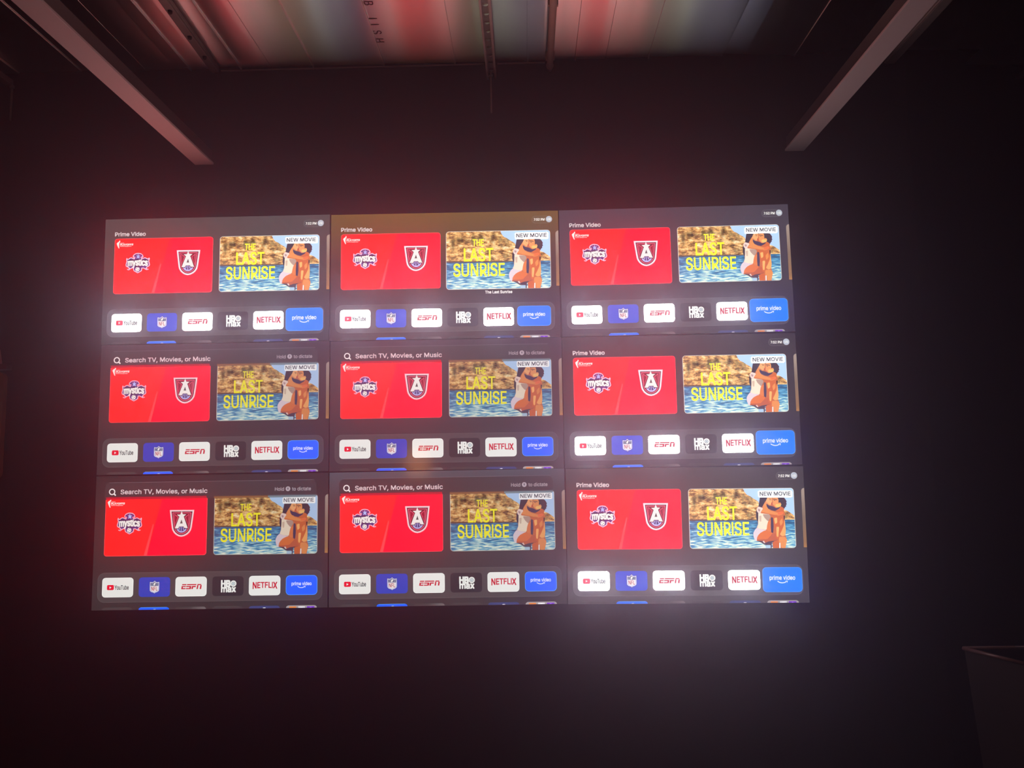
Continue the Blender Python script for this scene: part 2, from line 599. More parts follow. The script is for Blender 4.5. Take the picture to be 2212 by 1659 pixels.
def build_picture(home, movie_focus):
    """All picture elements of one screen state; returns {part name: [meshes]}."""
    K = 1.25 if home else 0.85
    KW = 33.0 if home else 0.85                       # plain white of the app tiles                       # brightness of white
    KP = 1.3 if home else 0.80                       # brightness of the photograph-like art
    white = em((255, 255, 255), KW, True)
    core = em((255, 255, 255), K)
    whitet = em((255, 255, 255), 1.0 if home else 0.85)
    out = {}
    def done(name, p):
        out.setdefault(name, []).append(p.mesh(name))

    # --- sports card
    p = Pic()
    sx0, sx1, sz0, sz1 = -0.549, -0.021, -0.069, 0.2308
    R1 = emr((255, 34, 28), 6.5 if home else 4.5)
    R2 = emr((255, 0, 46), 6.5 if home else 4.5)
    RL = em((255, 84, 92), 1.15 if home else 0.95)
    p.rr(sx0, sz0, sx1, sz1, 0.014, R1, 3)
    c = U('CB', 655, 258); d = U('CB', 540, 746)
    rp = [(c[0], sz1 - 0.0005), (c[0] - 0.012, sz1 - 0.02)] + [(c[0] - 0.012 + (d[0] - c[0] + 0.012) * t, sz1 - 0.02 + (sz0 + 0.0005 - sz1 + 0.02) * t) for t in (0.5, 1)]
    p.poly(rp + [(sx1 - 0.013, sz0 + 0.0005), (sx1 - 0.001, sz0 + 0.013), (sx1 - 0.001, sz1 - 0.013), (sx1 - 0.013, sz1 - 0.0005)], R2, 4)
    p.poly([(rp[2][0] - 0.008, rp[2][1] + 0.02), (rp[2][0] - 0.002, rp[2][1] + 0.02), (rp[3][0], rp[3][1]), (rp[3][0] - 0.016, rp[3][1])], em((255, 74, 80), 1.2 if home else 0.95), 5)
    p.ring(sx0, sz0, sx1, sz1, 0.014, 0.0022, RL, 5)
    # league mark and lettering
    p.poly_in('LOG', [(318, 208), (345, 215), (348, 250), (325, 288), (314, 330), (308, 400), (318, 450), (338, 508), (305, 512), (275, 452),
                      (240, 375), (216, 315), (238, 300), (258, 272), (298, 258), (304, 225)], whitet, 6)
    p.text_in('LOG', 'WNBA', 345, 296, 500, 324, whitet, 6, bold=0.01)
    p.text_in('LOG', 'PLAYOFFS', 340, 335, 850, 396, whitet, 6, bold=0.035, shear=0.2)
    p.poly_in('LOG', [(342, 428), (512, 428), (512, 440), (342, 440)], whitet, 6)
    p.text_in('LOG', 'Google Pixel', 525, 418, 785, 446, whitet, 6, bold=0.012)
    # winged crest with lettering and ball
    half = [(1065, 695), (1165, 712), (1230, 765), (1262, 830), (1248, 872), (1200, 884), (1216, 908), (1262, 890), (1325, 865), (1395, 900), (1445, 922),
            (1478, 872), (1508, 905), (1502, 960), (1488, 1010), (1512, 1090), (1532, 1160), (1505, 1212), (1440, 1248), (1412, 1290), (1442, 1310),
            (1492, 1315), (1478, 1345), (1412, 1360), (1345, 1325), (1290, 1290), (1246, 1292), (1242, 1335), (1235, 1388), (1180, 1425), (1085, 1478)]
    left = [(990, 1425), (928, 1388), (912, 1335), (906, 1292), (870, 1278), (800, 1315), (745, 1362), (685, 1340), (668, 1312), (732, 1312), (748, 1284),
            (690, 1240), (630, 1208), (611, 1150), (625, 1080), (642, 1010), (620, 950), (625, 900), (643, 872), (668, 922), (705, 920), (752, 878),
            (812, 862), (880, 892), (915, 905), (925, 884), (876, 868), (862, 822), (885, 765), (942, 718), (1000, 700)]
    crest = half + left
    p.poly_in('LOG', crest, em((255, 205, 232), K), 6)
    p.poly_in('LOG', inset(crest, 30), em((74, 44, 132), 1.0 if home else 0.8), 7)
    p.poly_in('LOG', [(690, 960), (800, 935), (960, 960), (1065, 930), (1180, 960), (1330, 935), (1450, 960), (1450, 1160), (1300, 1180), (1065, 1250), (830, 1180), (690, 1160)],
              em((46, 38, 84)), 7.5)
    p.poly_in('LOG', [(890, 800), (960, 745), (1050, 735), (1030, 790), (960, 800)], em((120, 42, 120)), 8)
    p.poly_in('LOG', [(1235, 800), (1170, 745), (1080, 735), (1100, 790), (1170, 800)], em((120, 42, 120)), 8)
    p.poly_in('LOG', [(985, 770), (1035, 810), (1060, 730), (1095, 810), (1150, 770), (1110, 850), (1130, 915), (1060, 890), (1000, 915), (1025, 850)], em((178, 196, 255)), 8.5)
    for cx in (935, 1192):
        q = U('LOG', cx, 868)
        p.disc(q[0], q[1], 0.0047, 0.0047, em((255, 205, 232), K), 9, 14)
        p.disc(q[0], q[1], 0.0028, 0.0028, em((226, 40, 110), 1.1), 9.5, 12)
    p.text_in('LOG', 'mystics', 690, 1005, 1452, 1195, whitet, 9, bold=0.026, ref=XH, warp=lambda u, w: (u, (w * 1.0 if w < 1 else 1 + (w - 1) * 0.55) + 0.10 * (1 - abs(2 * u - 1))))
    q = U('LOG', 1075, 1325)
    p.disc(q[0], q[1], 0.0116, 0.0120, whitet, 10, 18)
    for ax, ay in ((1035, 1300), (1110, 1335), (1060, 1370), (1090, 1265)):
        a = U('LOG', ax, ay); p.disc(a[0], a[1], 0.0026, 0.0018, em((40, 34, 60)), 11, 8)
    # star-letter shield
    sh = [(300, 310), (1297, 310), (1240, 1000), (1215, 1120), (1150, 1230), (1060, 1310), (950, 1365), (840, 1387), (730, 1370), (630, 1320), (530, 1235), (455, 1120), (425, 1020)]
    p.poly_in('ATL', sh, em((255, 226, 236), K), 6)
    p.poly_in('ATL', inset(sh, 62), em((92, 16, 38)), 7)
    pk = em((255, 104, 136), 1.0 if home else 0.85)
    p.poly_in('ATL', inset(sh, 100), pk, 8)
    p.poly_in('ATL', inset(sh, 128), em((122, 16, 40)), 9)
    for tri_o, tri_i in ((((500, 465), (680, 600), (530, 965)), ((545, 540), (612, 640), (560, 800))),
                         (((1112, 465), (945, 600), (1108, 965)), ((1072, 535), (1008, 610), (1068, 765)))):
        p.poly_in('ATL', tri_o, pk, 10)
        p.poly_in('ATL', inset(list(tri_o), 22), em((150, 10, 44)), 11)
    # ball segment under the letter
    arc = [(840 + 225 * cos(t), 990 + 228 * sin(t)) for t in [math.radians(a) for a in range(20, 161, 10)]]
    p.poly_in('ATL', arc, em((176, 192, 255), K), 12)
    arc2 = [(840 + 165 * cos(t), 1000 + 165 * sin(t)) for t in [math.radians(a) for a in range(22, 159, 12)]]
    p.poly_in('ATL', arc2 + [(700, 985), (960, 985)], em((40, 62, 128)), 13)
    for ln in ([(828, 985), (828, 1180)], [(765, 1000), (748, 1070), (712, 1130)], [(895, 1000), (915, 1070), (950, 1125)]):
        p.stroke([U('ATL', *a) for a in ln], 0.0032, em((176, 192, 255), K), 14)
    p.poly_in('ATL', [(700, 590), (905, 570), (1030, 830), (1115, 1060), (930, 1055), (905, 985), (750, 990), (715, 1070), (545, 1070)], em((62, 22, 40)), 14.5)
    p.poly_in('ATL', [(800, 360), (852, 480), (988, 490), (898, 572), (1092, 1040), (945, 1032), (918, 972), (740, 975), (706, 1046), (565, 1046), (722, 580), (618, 500), (755, 490)], whitet, 15)
    p.poly_in('ATL', [(818, 688), (872, 852), (764, 852)], em((72, 78, 80)), 16)
    done('sports_card', p)

    # --- movie card
    p = Pic()
    mx0, mx1, mz0, mz1 = 0.0160, 0.5495, -0.0695, 0.2310
    if movie_focus:
        fx0, fx1, fz0, fz1 = 0.0079, 0.5601, -0.0785, 0.2350
        p.xf = lambda q: (fx0 + (q[0] - mx0) / (mx1 - mx0) * (fx1 - fx0), fz0 + (q[1] - mz0) / (mz1 - mz0) * (fz1 - fz0))
    MC = {}
    def mc(r, g, b):
        return em((r, g, b), KP)
    p.rr(mx0, mz0, mx1, mz1, 0.016, em((176, 208, 248), KP, True), 3, 6)
    cl, sea = cliff_mat(KP), sea_mat(KP)
    base = rrect(mx0, mz0, mx1, mz1, 0.016, 6)
    zl = U('MOV', 700, 655)[1]
    top_left = [q for q in base if q[0] < 0.1 and q[1] > 0.1]
    ridge = [(1092, 48), (1120, 110), (1165, 165), (1230, 195), (1285, 235), (1340, 265), (1390, 300), (1420, 420), (1450, 660)]
    cliff = top_left + [(mx0, zl)] + [U('MOV', *q) for q in ridge[::-1]]
    p.poly(cliff, cl, 4)
    p.poly([U('MOV', *q) for q in [(1880, 450), (1960, 480), (2030, 525), (2075, 560)]] + [(mx1, U('MOV', 2095, 575)[1]), (mx1, zl)] + [U('MOV', 1860, 670)], cl, 4)
    bot = [q for q in base if q[1] < 0.05]
    p.poly([(mx1, zl)] + [(mx0, zl)] + bot, sea, 5)
    p.poly([(mx0, zl + 0.006), (mx0, zl - 0.002), (U('MOV', 1400, 660)[0], zl - 0.003), (U('MOV', 1400, 660)[0], zl + 0.002)], mc(96, 72, 60), 5.5)
    p.ring(mx0, mz0, mx1, mz1, 0.016, 0.0024, em((255, 250, 240), 0.62 * KP), 6, 6)
    # embracing couple, flat colour shapes
    S = 'KIS'
    dark = mc(52, 44, 58); skin = mc(226, 140, 76); skin_d = mc(206, 100, 46); skin_l = mc(248, 176, 104); face = mc(240, 170, 112)
    shirt = mc(238, 220, 200); shirt_d = mc(178, 146, 134); navy = mc(60, 50, 84)
    under = [(385, 180), (1040, 182), (1100, 240), (1120, 340), (1080, 480), (1055, 540), (1092, 680), (1080, 760), (1105, 1000), (1105, 1230), (1150, 1365), (1110, 1590), (760, 1590),
             (740, 1420), (560, 1430), (300, 1390), (214, 1270), (215, 1160), (300, 1030), (340, 930), (320, 700), (300, 540), (345, 440), (365, 320)]
    p.poly_in(S, under, mc(196, 104, 62), 6.6)
    L = 7
    def soft(pts):
        for q_ in (0.14,):
            n_ = []
            for i in range(len(pts)):
                a_, b_ = pts[i], pts[(i + 1) % len(pts)]
                n_ += [(a_[0] + (b_[0] - a_[0]) * q_, a_[1] + (b_[1] - a_[1]) * q_), (a_[0] + (b_[0] - a_[0]) * (1 - q_), a_[1] + (b_[1] - a_[1]) * (1 - q_))]
            pts = n_
        return pts
    for pts, m_ in (
        ([(280, 570), (335, 430), (430, 470), (400, 620), (350, 760), (335, 850), (310, 840), (280, 740)], dark),
        ([(385, 175), (605, 175), (600, 235), (540, 290), (485, 395), (440, 470), (345, 440), (365, 330)], dark),
        ([(700, 180), (880, 175), (1040, 182), (1100, 240), (1124, 330), (1112, 430), (1070, 500), (1010, 450), (900, 420), (820, 300)], dark),
        ([(548, 300), (590, 370), (640, 400), (700, 420), (690, 540), (600, 525), (470, 505), (480, 395)], skin),
        ([(600, 180), (728, 180), (715, 255), (732, 300), (704, 335), (716, 380), (652, 402), (592, 372), (548, 300), (575, 235)], face),
        ([(735, 195), (885, 185), (905, 265), (905, 340), (955, 325), (985, 370), (965, 425), (905, 455), (835, 475), (790, 425), (765, 400), (742, 372), (752, 310), (738, 262)], mc(232, 150, 90)),
        ([(742, 226), (800, 228), (872, 246), (868, 262), (800, 248), (745, 244)], mc(84, 46, 46)),
        ([(770, 262), (822, 268), (818, 284), (772, 280)], mc(110, 58, 50)),
        ([(722, 250), (745, 262), (740, 300), (724, 302)], mc(196, 108, 66)),
        ([(634, 218), (700, 226), (698, 238), (636, 232)], mc(92, 54, 50)),
        ([(650, 246), (696, 250), (690, 264), (652, 260)], mc(120, 66, 52)),
        ([(560, 310), (610, 350), (660, 390), (640, 400), (592, 372)], mc(206, 128, 78)),
        ([(1000, 200), (1060, 190), (1095, 235), (1135, 300), (1118, 330), (1140, 380), (1110, 400), (1124, 440), (1080, 455), (1040, 380)], mc(66, 44, 56)),
        ([(700, 335), (722, 350), (716, 400), (696, 380)], mc(196, 40, 44)),
        ([(840, 370), (985, 372), (965, 440), (880, 470), (810, 420)], mc(244, 190, 106)),
        ([(562, 355), (640, 410), (745, 432), (835, 482), (905, 462), (945, 442), (935, 492), (812, 562), (722, 545), (620, 502), (578, 440)], navy),
        ([(820, 562), (962, 470), (1000, 440), (1062, 560), (1096, 690), (1062, 700), (1040, 600), (985, 575), (880, 612)], skin_d),
        ([(340, 615), (425, 615), (520, 640), (645, 652), (692, 722), (612, 862), (590, 962), (577, 1085), (400, 1062), (308, 1022), (340, 930), (343, 760)], shirt),
        ([(462, 652), (645, 652), (692, 722), (618, 850), (560, 800), (510, 745)], shirt_d),
        ([(360, 700), (430, 690), (425, 860), (380, 850)], mc(206, 178, 158)),
        ([(340, 438), (462, 478), (472, 522), (420, 575), (400, 640), (340, 622), (298, 562), (298, 500)], mc(232, 206, 200)),
        ([(330, 500), (400, 520), (380, 580), (340, 560)], mc(176, 140, 142)),
        ([(470, 502), (600, 522), (720, 562), (880, 610), (1000, 572), (1052, 602), (1030, 652), (962, 682), (880, 692), (760, 682), (640, 652), (520, 640), (412, 622), (420, 572)], skin),
        ([(420, 590), (560, 620), (760, 664), (880, 676), (880, 692), (760, 682), (640, 652), (520, 640), (412, 622)], skin_d),
        ([(880, 612), (1000, 572), (1050, 602), (1030, 650), (962, 668), (890, 672)], mc(232, 112, 60)),
        ([(700, 700), (880, 690), (1022, 682), (1062, 762), (1062, 952), (1002, 1102), (962, 1172), (930, 1352), (860, 1352), (815, 1292), (838, 1102), (770, 962), (715, 800)], skin_d),
        ([(1042, 690), (1090, 690), (1085, 800), (1055, 860)], mc(92, 44, 40)),
        ([(778, 762), (862, 742), (872, 880), (812, 932)], skin_l),
        ([(930, 850), (1010, 760), (1030, 900), (960, 980)], skin),
        ([(845, 1002), (925, 1002), (902, 1290), (855, 1262)], skin_l),
        ([(1062, 762), (1088, 902), (1112, 1102), (1096, 1242), (1012, 1262), (945, 1212), (1002, 1102), (1062, 952)], mc(240, 166, 96)),
        ([(612, 862), (692, 800), (702, 1002), (692, 1140), (640, 1132), (575, 1092), (592, 962)], mc(222, 122, 66)),
        ([(692, 740), (748, 740), (770, 962), (760, 1175), (705, 1152), (690, 1002)], navy),
        ([(308, 1022), (400, 1062), (577, 1092), (500, 1112), (400, 1172), (322, 1262), (300, 1392), (250, 1372), (214, 1272), (204, 1172), (250, 1080)], mc(222, 202, 214)),
        ([(560, 1100), (640, 1132), (732, 1172), (702, 1232), (640, 1292), (600, 1342), (480, 1372), (322, 1342), (304, 1312), (340, 1232), (400, 1167), (480, 1122)], mc(220, 112, 50)),
        ([(300, 1382), (470, 1388), (540, 1440), (640, 1400), (880, 1350), (862, 1422), (722, 1422), (722, 1592), (690, 1592), (690, 1502), (530, 1502), (420, 1432)], mc(76, 58, 78)),
        ([(322, 1345), (600, 1342), (702, 1232), (762, 1172), (842, 1202), (822, 1292), (882, 1342), (900, 1362), (800, 1382), (640, 1402), (540, 1442), (470, 1392), (322, 1382)], mc(192, 92, 56)),
        ([(925, 1275), (1080, 1270), (1150, 1362), (1122, 1472), (1100, 1590), (990, 1590), (962, 1432), (915, 1422)], skin),
        ([(760, 1400), (905, 1362), (928, 1590), (760, 1590)], skin_d),
        ([(930, 1440), (960, 1440), (965, 1590), (930, 1590)], mc(236, 232, 236)),
        ([(545, 1512), (690, 1502), (690, 1590), (550, 1590)], mc(168, 196, 222)),
        ([(460, 1400), (500, 1380), (540, 1445), (510, 1450)], mc(226, 200, 196)),
    ):
        p.poly_in(S, soft(pts), m_, L)
        L += 0.22
    # badge and title
    a = UB('MOV', 1385, 90, 2035, 214)
    p.rr(a[0], a[1], a[2], a[3], 0.006, em((250, 250, 255), 20.0 if home else 0.85, True), 18, 4)
    b_ = UB('MOV', 1392, 95, 2028, 206)
    p.rr(b_[0], b_[1], b_[2], b_[3], 0.003, em((250, 250, 255), K if home else 0.85), 18.5)
    p.text_in('MOV', 'NEW MOVIE', 1408, 110, 2005, 182, em((52, 56, 70)), 19, bold=0.012)
    yel = em((255, 244, 22), 1.6 if home else 0.8)
    p.text_in('MOV', 'THE', 560, 217, 780, 346, yel, 19, bold=0.010)
    p.text_in('MOV', 'LAST', 398, 396, 972, 643, yel, 19, bold=0.010)
    p.text_in('MOV', 'SUNRISE', 206, 695, 1208, 942, yel, 19, bold=0.010)
    done('movie_card', p)

    # --- the next card, cut off by the edge
    p = Pic()
    nx = U('CB', 2036, 485)[0]
    pts = [(nx + 0.014, 0.2300), (nx + 0.006, 0.227), (nx + 0.001, 0.220), (nx, 0.212), (nx, -0.0665), (PW / 2, -0.0665), (PW / 2, 0.2300)]
    p.poly(pts, grad_mat([(0.0, (190, 132, 66)), (0.10, (160, 116, 74)), (0.5, (140, 116, 98)), (1.0, (178, 158, 148))] if home else
                         [(0.0, (168, 118, 66)), (0.10, (140, 106, 72)), (0.5, (124, 104, 92)), (1.0, (150, 134, 128))], -0.07, 0.23, light=False, name='screen_tan'), 3)
    done('next_card', p)

    # --- tray of app tiles
    p = Pic()
    p.rr(-0.5765, -0.3005, 0.5765, -0.1515, 0.036, em_veil((168, 160, 164), 0.10 if home else 0.075), 2, 8)
    p.ring(-0.5765, -0.3005, 0.5765, -0.1515, 0.036, 0.0016, em_veil((190, 182, 186), 0.16 if home else 0.12), 3, 8)
    done('app_tray', p)

    red = em((200, 14, 40)); gry = em((66, 72, 76))
    def tile(i, mat, rim=None):
        p = Pic()
        x = TILE_X[i]
        p.rr(x - TW, TZ0, x + TW, TZ1, 0.0165, mat, 4)
        if rim:
            p.ring(x - TW, TZ0, x + TW, TZ1, 0.0165, 0.0022, rim, 5)
        return p
    rimw = em((255, 255, 255), 1.0)
    p = tile(0, white, rimw)
    a = UB('APL', 140, 165, 600, 325)
    p.rr(a[0], a[1], a[2], a[3], 0.004, core, 4.5)
    a = UB('APL', 163, 200, 292, 294)
    p.rr(a[0], a[1], a[2], a[3], 0.006, em((235, 0, 40), 1.0), 6)
    p.poly_in('APL', [(211, 226), (211, 270), (249, 248)], whitet, 7)
    p.text_in('APL', 'YouTube', 305, 208, 570, 288, gry, 6, bold=0.012)
    done('app_icon', p)
    p = tile(1, em((40, 84, 222) if home else (36, 66, 192), 1.0, True))
    nf = [(910, 345), (1000, 370), (1080, 372), (1150, 330), (1195, 272), (1240, 330), (1310, 372), (1400, 372), (1475, 345), (1490, 560), (1500, 780), (1490, 880), (1420, 950),
          (1320, 985), (1260, 1010), (1225, 1057), (1185, 1010), (1110, 985), (1000, 950), (930, 870), (915, 600)]
    p.poly_in('NFL', inset(nf, -22), em((34, 40, 140)), 5)
    p.poly_in('NFL', nf, em((214, 220, 255), 1.0 if home else 0.85), 6)
    p.poly_in('NFL', [(955, 418), (1090, 430), (1195, 345), (1300, 430), (1440, 418), (1442, 585), (960, 585)], em((44, 56, 100)), 7)
    q = U('NFL', 1200, 480)
    p.disc(q[0], q[1], 0.0050, 0.0078, whitet, 8, 16, ang=-0.45)
    for ax, ay in ((1085, 472), (1325, 470), (1392, 462), (1392, 532), (1095, 535), (1010, 480), (1015, 540), (1330, 535)):
        q = U('NFL', ax, ay); p.disc(q[0], q[1], 0.0018, 0.0018, em((196, 214, 240)), 8, 6)
    p.poly_in('NFL', [(990, 600), (1425, 600), (1425, 870), (1340, 915), (1210, 945), (1080, 920), (1000, 860)], em((255, 246, 250), 1.0 if home else 0.85), 7)
    p.text_in('NFL', 'NFL', 1018, 640, 1400, 872, em((176, 62, 84)), 8, bold=0.01)
    done('app_icon', p)
    p = tile(2, white, rimw)
    a = UB('APL', 1525, 165, 1960, 325)
    p.rr(a[0], a[1], a[2], a[3], 0.004, core, 4.5)
    def bar(x0, y0, x1, y1):
        s0, s1 = (292 - y0) * 0.12, (292 - y1) * 0.12
        p.poly_in('APL', [(x0 + s0, y0), (x1 + s0, y0), (x1 + s1, y1), (x0 + s1, y1)], red, 6)
    for b_ in ((1558, 200, 1638, 220), (1650, 200, 1826, 220), (1845, 200, 1918, 220),
               (1555, 234, 1582, 292), (1555, 234, 1634, 252), (1555, 272, 1634, 292),
               (1642, 234, 1736, 254), (1706, 234, 1736, 292), (1642, 273, 1736, 292),
               (1746, 234, 1774, 292), (1746, 234, 1822, 256), (1842, 222, 1868, 292), (1902, 222, 1930, 292)):
        bar(*b_)
    done('app_icon', p)
    p = tile(3, em((54, 48, 56) if home else (42, 38, 44), 1.0, True), em((48, 43, 50)))
    p.text_in('APR', 'HB', 238, 170, 404, 278, whitet, 6, bold=0.042)
    q = U('APR', 456, 224)
    p.disc(q[0], q[1], 0.0158, 0.0158, whitet, 7, 22)
    p.disc(q[0], q[1], 0.0090, 0.0090, em((96, 116, 132)), 8, 18)
    p.disc(q[0], q[1], 0.0070, 0.0070, em((226, 234, 240)), 9, 16)
    p.disc(q[0], q[1], 0.0032, 0.0032, em((140, 160, 170)), 10, 12)
    p.text_in('APR', 'max', 245, 290, 508, 367, whitet, 6, bold=0.03, ref=XH)
    done('app_icon', p)
    p = tile(4, white, rimw)
    a = UB('APR', 772, 170, 1256, 350)
    p.rr(a[0], a[1], a[2], a[3], 0.004, core, 4.5)
    def arch(u, w):
        k_ = (2 * u - 1) ** 2
        return u, (w if w > 0.9 else w - (1 - w) * 0.17 * (k_ - 0.35))
    p.text_in('APR', 'NETFLIX', 797, 205, 1232, 306, red, 6, bold=0.02, warp=arch)
    done('app_icon', p)
    # last tile, raised and larger when selected
    p = Pic()
    if not home:
        f = (0.3913, TZ0, 0.5517, TZ1); tcol = emr((0, 98, 255), 2.6); s = 0.80
    elif movie_focus:
        f = (0.3802, -0.2783, 0.5565, -0.1715); tcol = emr((0, 126, 255), 3.4); s = 0.90
    else:
        f = (0.3742, -0.2860, 0.5714, -0.1640); tcol = emr((0, 134, 255), 3.4); s = 1.0
    p.rr(*f, 0.020, tcol, 6, 6)
    p.ring(*f, 0.020, 0.0024, em((84, 168, 255)), 7, 6)
    x0_, z0_, x1_, z1_ = 0.3742, -0.2860, 0.5714, -0.1640
    cx, cz = (f[0] + f[2]) / 2, (f[1] + f[3]) / 2
    p.xf = lambda q: (cx + (q[0] - (x0_ + x1_) / 2) * s, cz + (q[1] - (z0_ + z1_) / 2) * s)
    p.text_in('APR', 'prime video', 1442, 208, 1885, 262, whitet, 8, bold=0.012, ref=XH)
    smile = [(1580, 285), (1605, 302), (1640, 313), (1668, 315), (1700, 310), (1728, 297)]
    p.stroke([U('APR', *a) for a in smile], 0.0042, whitet, 8)
    p.poly_in('APR', [(1716, 284), (1756, 277), (1750, 312), (1742, 314), (1742, 292), (1718, 292)], whitet, 8)
    done('app_icon', p)

    # --- the row below, only its upper edge in view
    zt = -0.3262
    zb = -PH / 2 + 0.0004
    def stub(i, mat, extra=None):
        p = Pic()
        x = TILE_X[i]
        pts = [q for q in rrect(x - TW, zt - 0.06, x + TW, zt, 0.0165, 6) if q[1] > zb]
        p.poly(pts + [(x - TW + 0.0012, zb), (x + TW - 0.0012, zb)] if False else pts[:7] + pts[7:14] + [(min(q[0] for q in pts), zb), (max(q[0] for q in pts), zb)], mat, 3)
        if extra:
            extra(p, x)
        done('lower_app_icon', p)
    stub(0, em((66, 60, 62)), lambda p, x: p.stroke([(x - TW + 0.014, zt - 0.0008), (x + TW - 0.014, zt - 0.0008)], 0.0014, em((86, 80, 82)), 4))
    def bl(p, x):
        p.stroke([(x - TW + 0.013, zt - 0.0008), (x + TW - 0.013, zt - 0.0008)], 0.002, em((90, 170, 255)), 4)
        p.disc(x + 0.004, zb + 0.0018, 0.007, 0.0016, em((190, 220, 255)), 4, 10)
    stub(1, em((0, 110, 255) if home else (0, 92, 255), 1.15, True), bl)
    stub(2, grad_mat([(0, (52, 46, 50)), (0.5, (66, 60, 62)), (1, (66, 60, 62))], -0.35, -0.32, -0.10, -0.015, 3.2, light=False, name='screen_grey_fade'))
    stub(3, em((62, 56, 59)), lambda p, x: p.stroke([(x - TW + 0.014, zt - 0.0008), (x + TW - 0.02, zt - 0.0008)], 0.0014, em((84, 78, 80)), 4))
    stub(4, em((54, 66, 122)), lambda p, x: p.disc(x, zb + 0.002, 0.008, 0.0018, em((240, 240, 255)), 4, 10))
    def lib(p, x):
        for c0, c1, col in ((-0.062, -0.026, (235, 138, 58)), (-0.016, 0.018, (232, 230, 238)), (0.028, 0.066, (120, 52, 206))):
            p.poly([(x + c0, zb), (x + c1, zb), (x + c1, zb + 0.0072), (x + c0, zb + 0.0072)], em(col, 1.0), 4)
        p.disc(x + 0.047, zb + 0.002, 0.006, 0.0018, em((178, 120, 255)), 5, 10)
        p.disc(x + 0.001, zb + 0.002, 0.008, 0.0018, em((255, 255, 255)), 5, 10)
    stub(5, em((170, 160, 164)), lib)

    if home:
        p = Pic()
        a = UB('CB', 163, 203, 430, 236)
        p.text('Prime Video', a[0], a[2], a[1], a[3], em((224, 214, 219)), 3, bold=0.02)
        done('heading_text', p)
        p = Pic()
        a = UB('CLK', 640, 352, 1520, 668)
        p.rr(a[0], a[1], a[2], a[3], 0.0195, em_veil((150, 144, 150), 0.05), 3, 8)
        p.ring(a[0], a[1], a[2], a[3], 0.0195, 0.0022, em_veil((190, 184, 190), 0.14), 4, 8)
        p.text_in('CLK', '7:52 PM', 736, 462, 1196, 562, em((255, 250, 250)), 5, bold=0.02)
        q = U('CLK', 1376, 500)
        p.disc(q[0], q[1], 0.0166, 0.0166, em((196, 202, 218)), 5, 24)
        p.text_in('CLK', 'VR', 1292, 460, 1456, 552, em((255, 255, 255)), 6, bold=0.01)
        done('clock_badge', p)
        if movie_focus:
            p = Pic()
            a = UB('TMV', 815, 1402, 1302, 1450)
            p.text('The Last Sunrise', a[0], a[2], a[1], a[3], em((255, 250, 250)), 3, bold=0.02)
            done('movie_title', p)
    else:
        # search bar: a smoky glass strip over the tops of the cards
        p = Pic()
        a = UB('CM', 180, 122, 1985, 262)
        seam = 0.2185
        p.poly([q for q in rrect(a[0], seam - 0.05, a[2], a[3], 0.030, 8) if q[1] > a[3] - 0.0305] + [(a[0], seam + 0.008), (sx0 - 0.002, seam), (a[2] - 0.028, seam), (a[2], seam + 0.008)],
               grad_mat([(0, (60, 51, 55)), (1, (60, 53, 57))], 0.22, 0.31, light=True, name='screen_search'), 21)
        p.poly([(sx0 + 0.002, seam + 0.0105), (sx1 - 0.002, seam + 0.0105), (sx1, seam + 0.0005), (sx0 + 0.010, seam + 0.0005)], em((206, 26, 46), 0.9), 22)
        p.poly([(sx0 + 0.010, seam + 0.0145), (sx1 - 0.004, seam + 0.0145), (sx1 - 0.002, seam + 0.0105), (sx0 + 0.002, seam + 0.0105)], em((140, 32, 46), 0.9), 22)
        xm = U('CSR', 1060, 350)[0]
        p.poly([(mx0, seam + 0.0075), (xm, seam + 0.0075), (xm, seam + 0.0005), (mx0, seam + 0.0005)], em((150, 98, 52), 0.9), 22)
        p.poly([(mx0, seam + 0.0125), (xm, seam + 0.0125), (xm, seam + 0.0075), (mx0, seam + 0.0075)], em((98, 68, 52), 0.9), 22)
        p.poly([(xm, seam + 0.0075), (mx1 - 0.004, seam + 0.0075), (mx1 - 0.012, seam + 0.0005), (xm, seam + 0.0005)], em((118, 140, 152), 0.9), 22)
        p.poly([(xm, seam + 0.0125), (mx1 - 0.004, seam + 0.0125), (mx1 - 0.004, seam + 0.0075), (xm, seam + 0.0075)], em((84, 92, 104), 0.9), 22)
        p.stroke([(sx0 - 0.001, seam), (sx1, seam)], 0.0014, em((120, 8, 22)), 23)
        p.stroke([(mx0, seam), (mx1 - 0.012, seam), (mx1 - 0.001, seam + 0.009)], 0.0014, em((70, 66, 62)), 23)
        l0, l1 = U('CSL', 165, 135), U('CSR', 1860, 55)
        p.stroke([(l0[0], a[3]), (l1[0], a[3])], 0.0017, em((108, 102, 112)), 23)
        q = U('CSL', 226, 288)
        ring = [(q[0] + 0.0138 * cos(2 * pi * i / 24), q[1] + 0.0138 * sin(2 * pi * i / 24)) for i in range(25)]
        p.stroke(ring, 0.0052, em((252, 240, 244)), 24)
        p.stroke([U('CSL', 262, 322), U('CSL', 294, 356)], 0.0066, em((252, 240, 244)), 24)
        p.text_in('CSL', 'Search TV, Movies, or Music', 383, 238, 1985, 318, em((222, 200, 208)), 24, bold=0.014)
        p.text_in('CSR', 'Hold', 1178, 196, 1338, 256, em((176, 164, 176)), 24, bold=0.006)
        p.text_in('CSR', 'to dictate', 1480, 190, 1812, 250, em((176, 164, 176)), 24, bold=0.006)
        q = U('CSR', 1408, 222)
        p.disc(q[0], q[1], 0.0122, 0.0122, em((176, 164, 176)), 24, 20)
        p.disc(q[0], q[1] + 0.001, 0.0030, 0.0062, em((84, 76, 84)), 25, 10)
        done('search_bar', p)
    return out

PICS = {'home': build_picture(True, False), 'focus': build_picture(True, True), 'search': build_picture(False, False)}

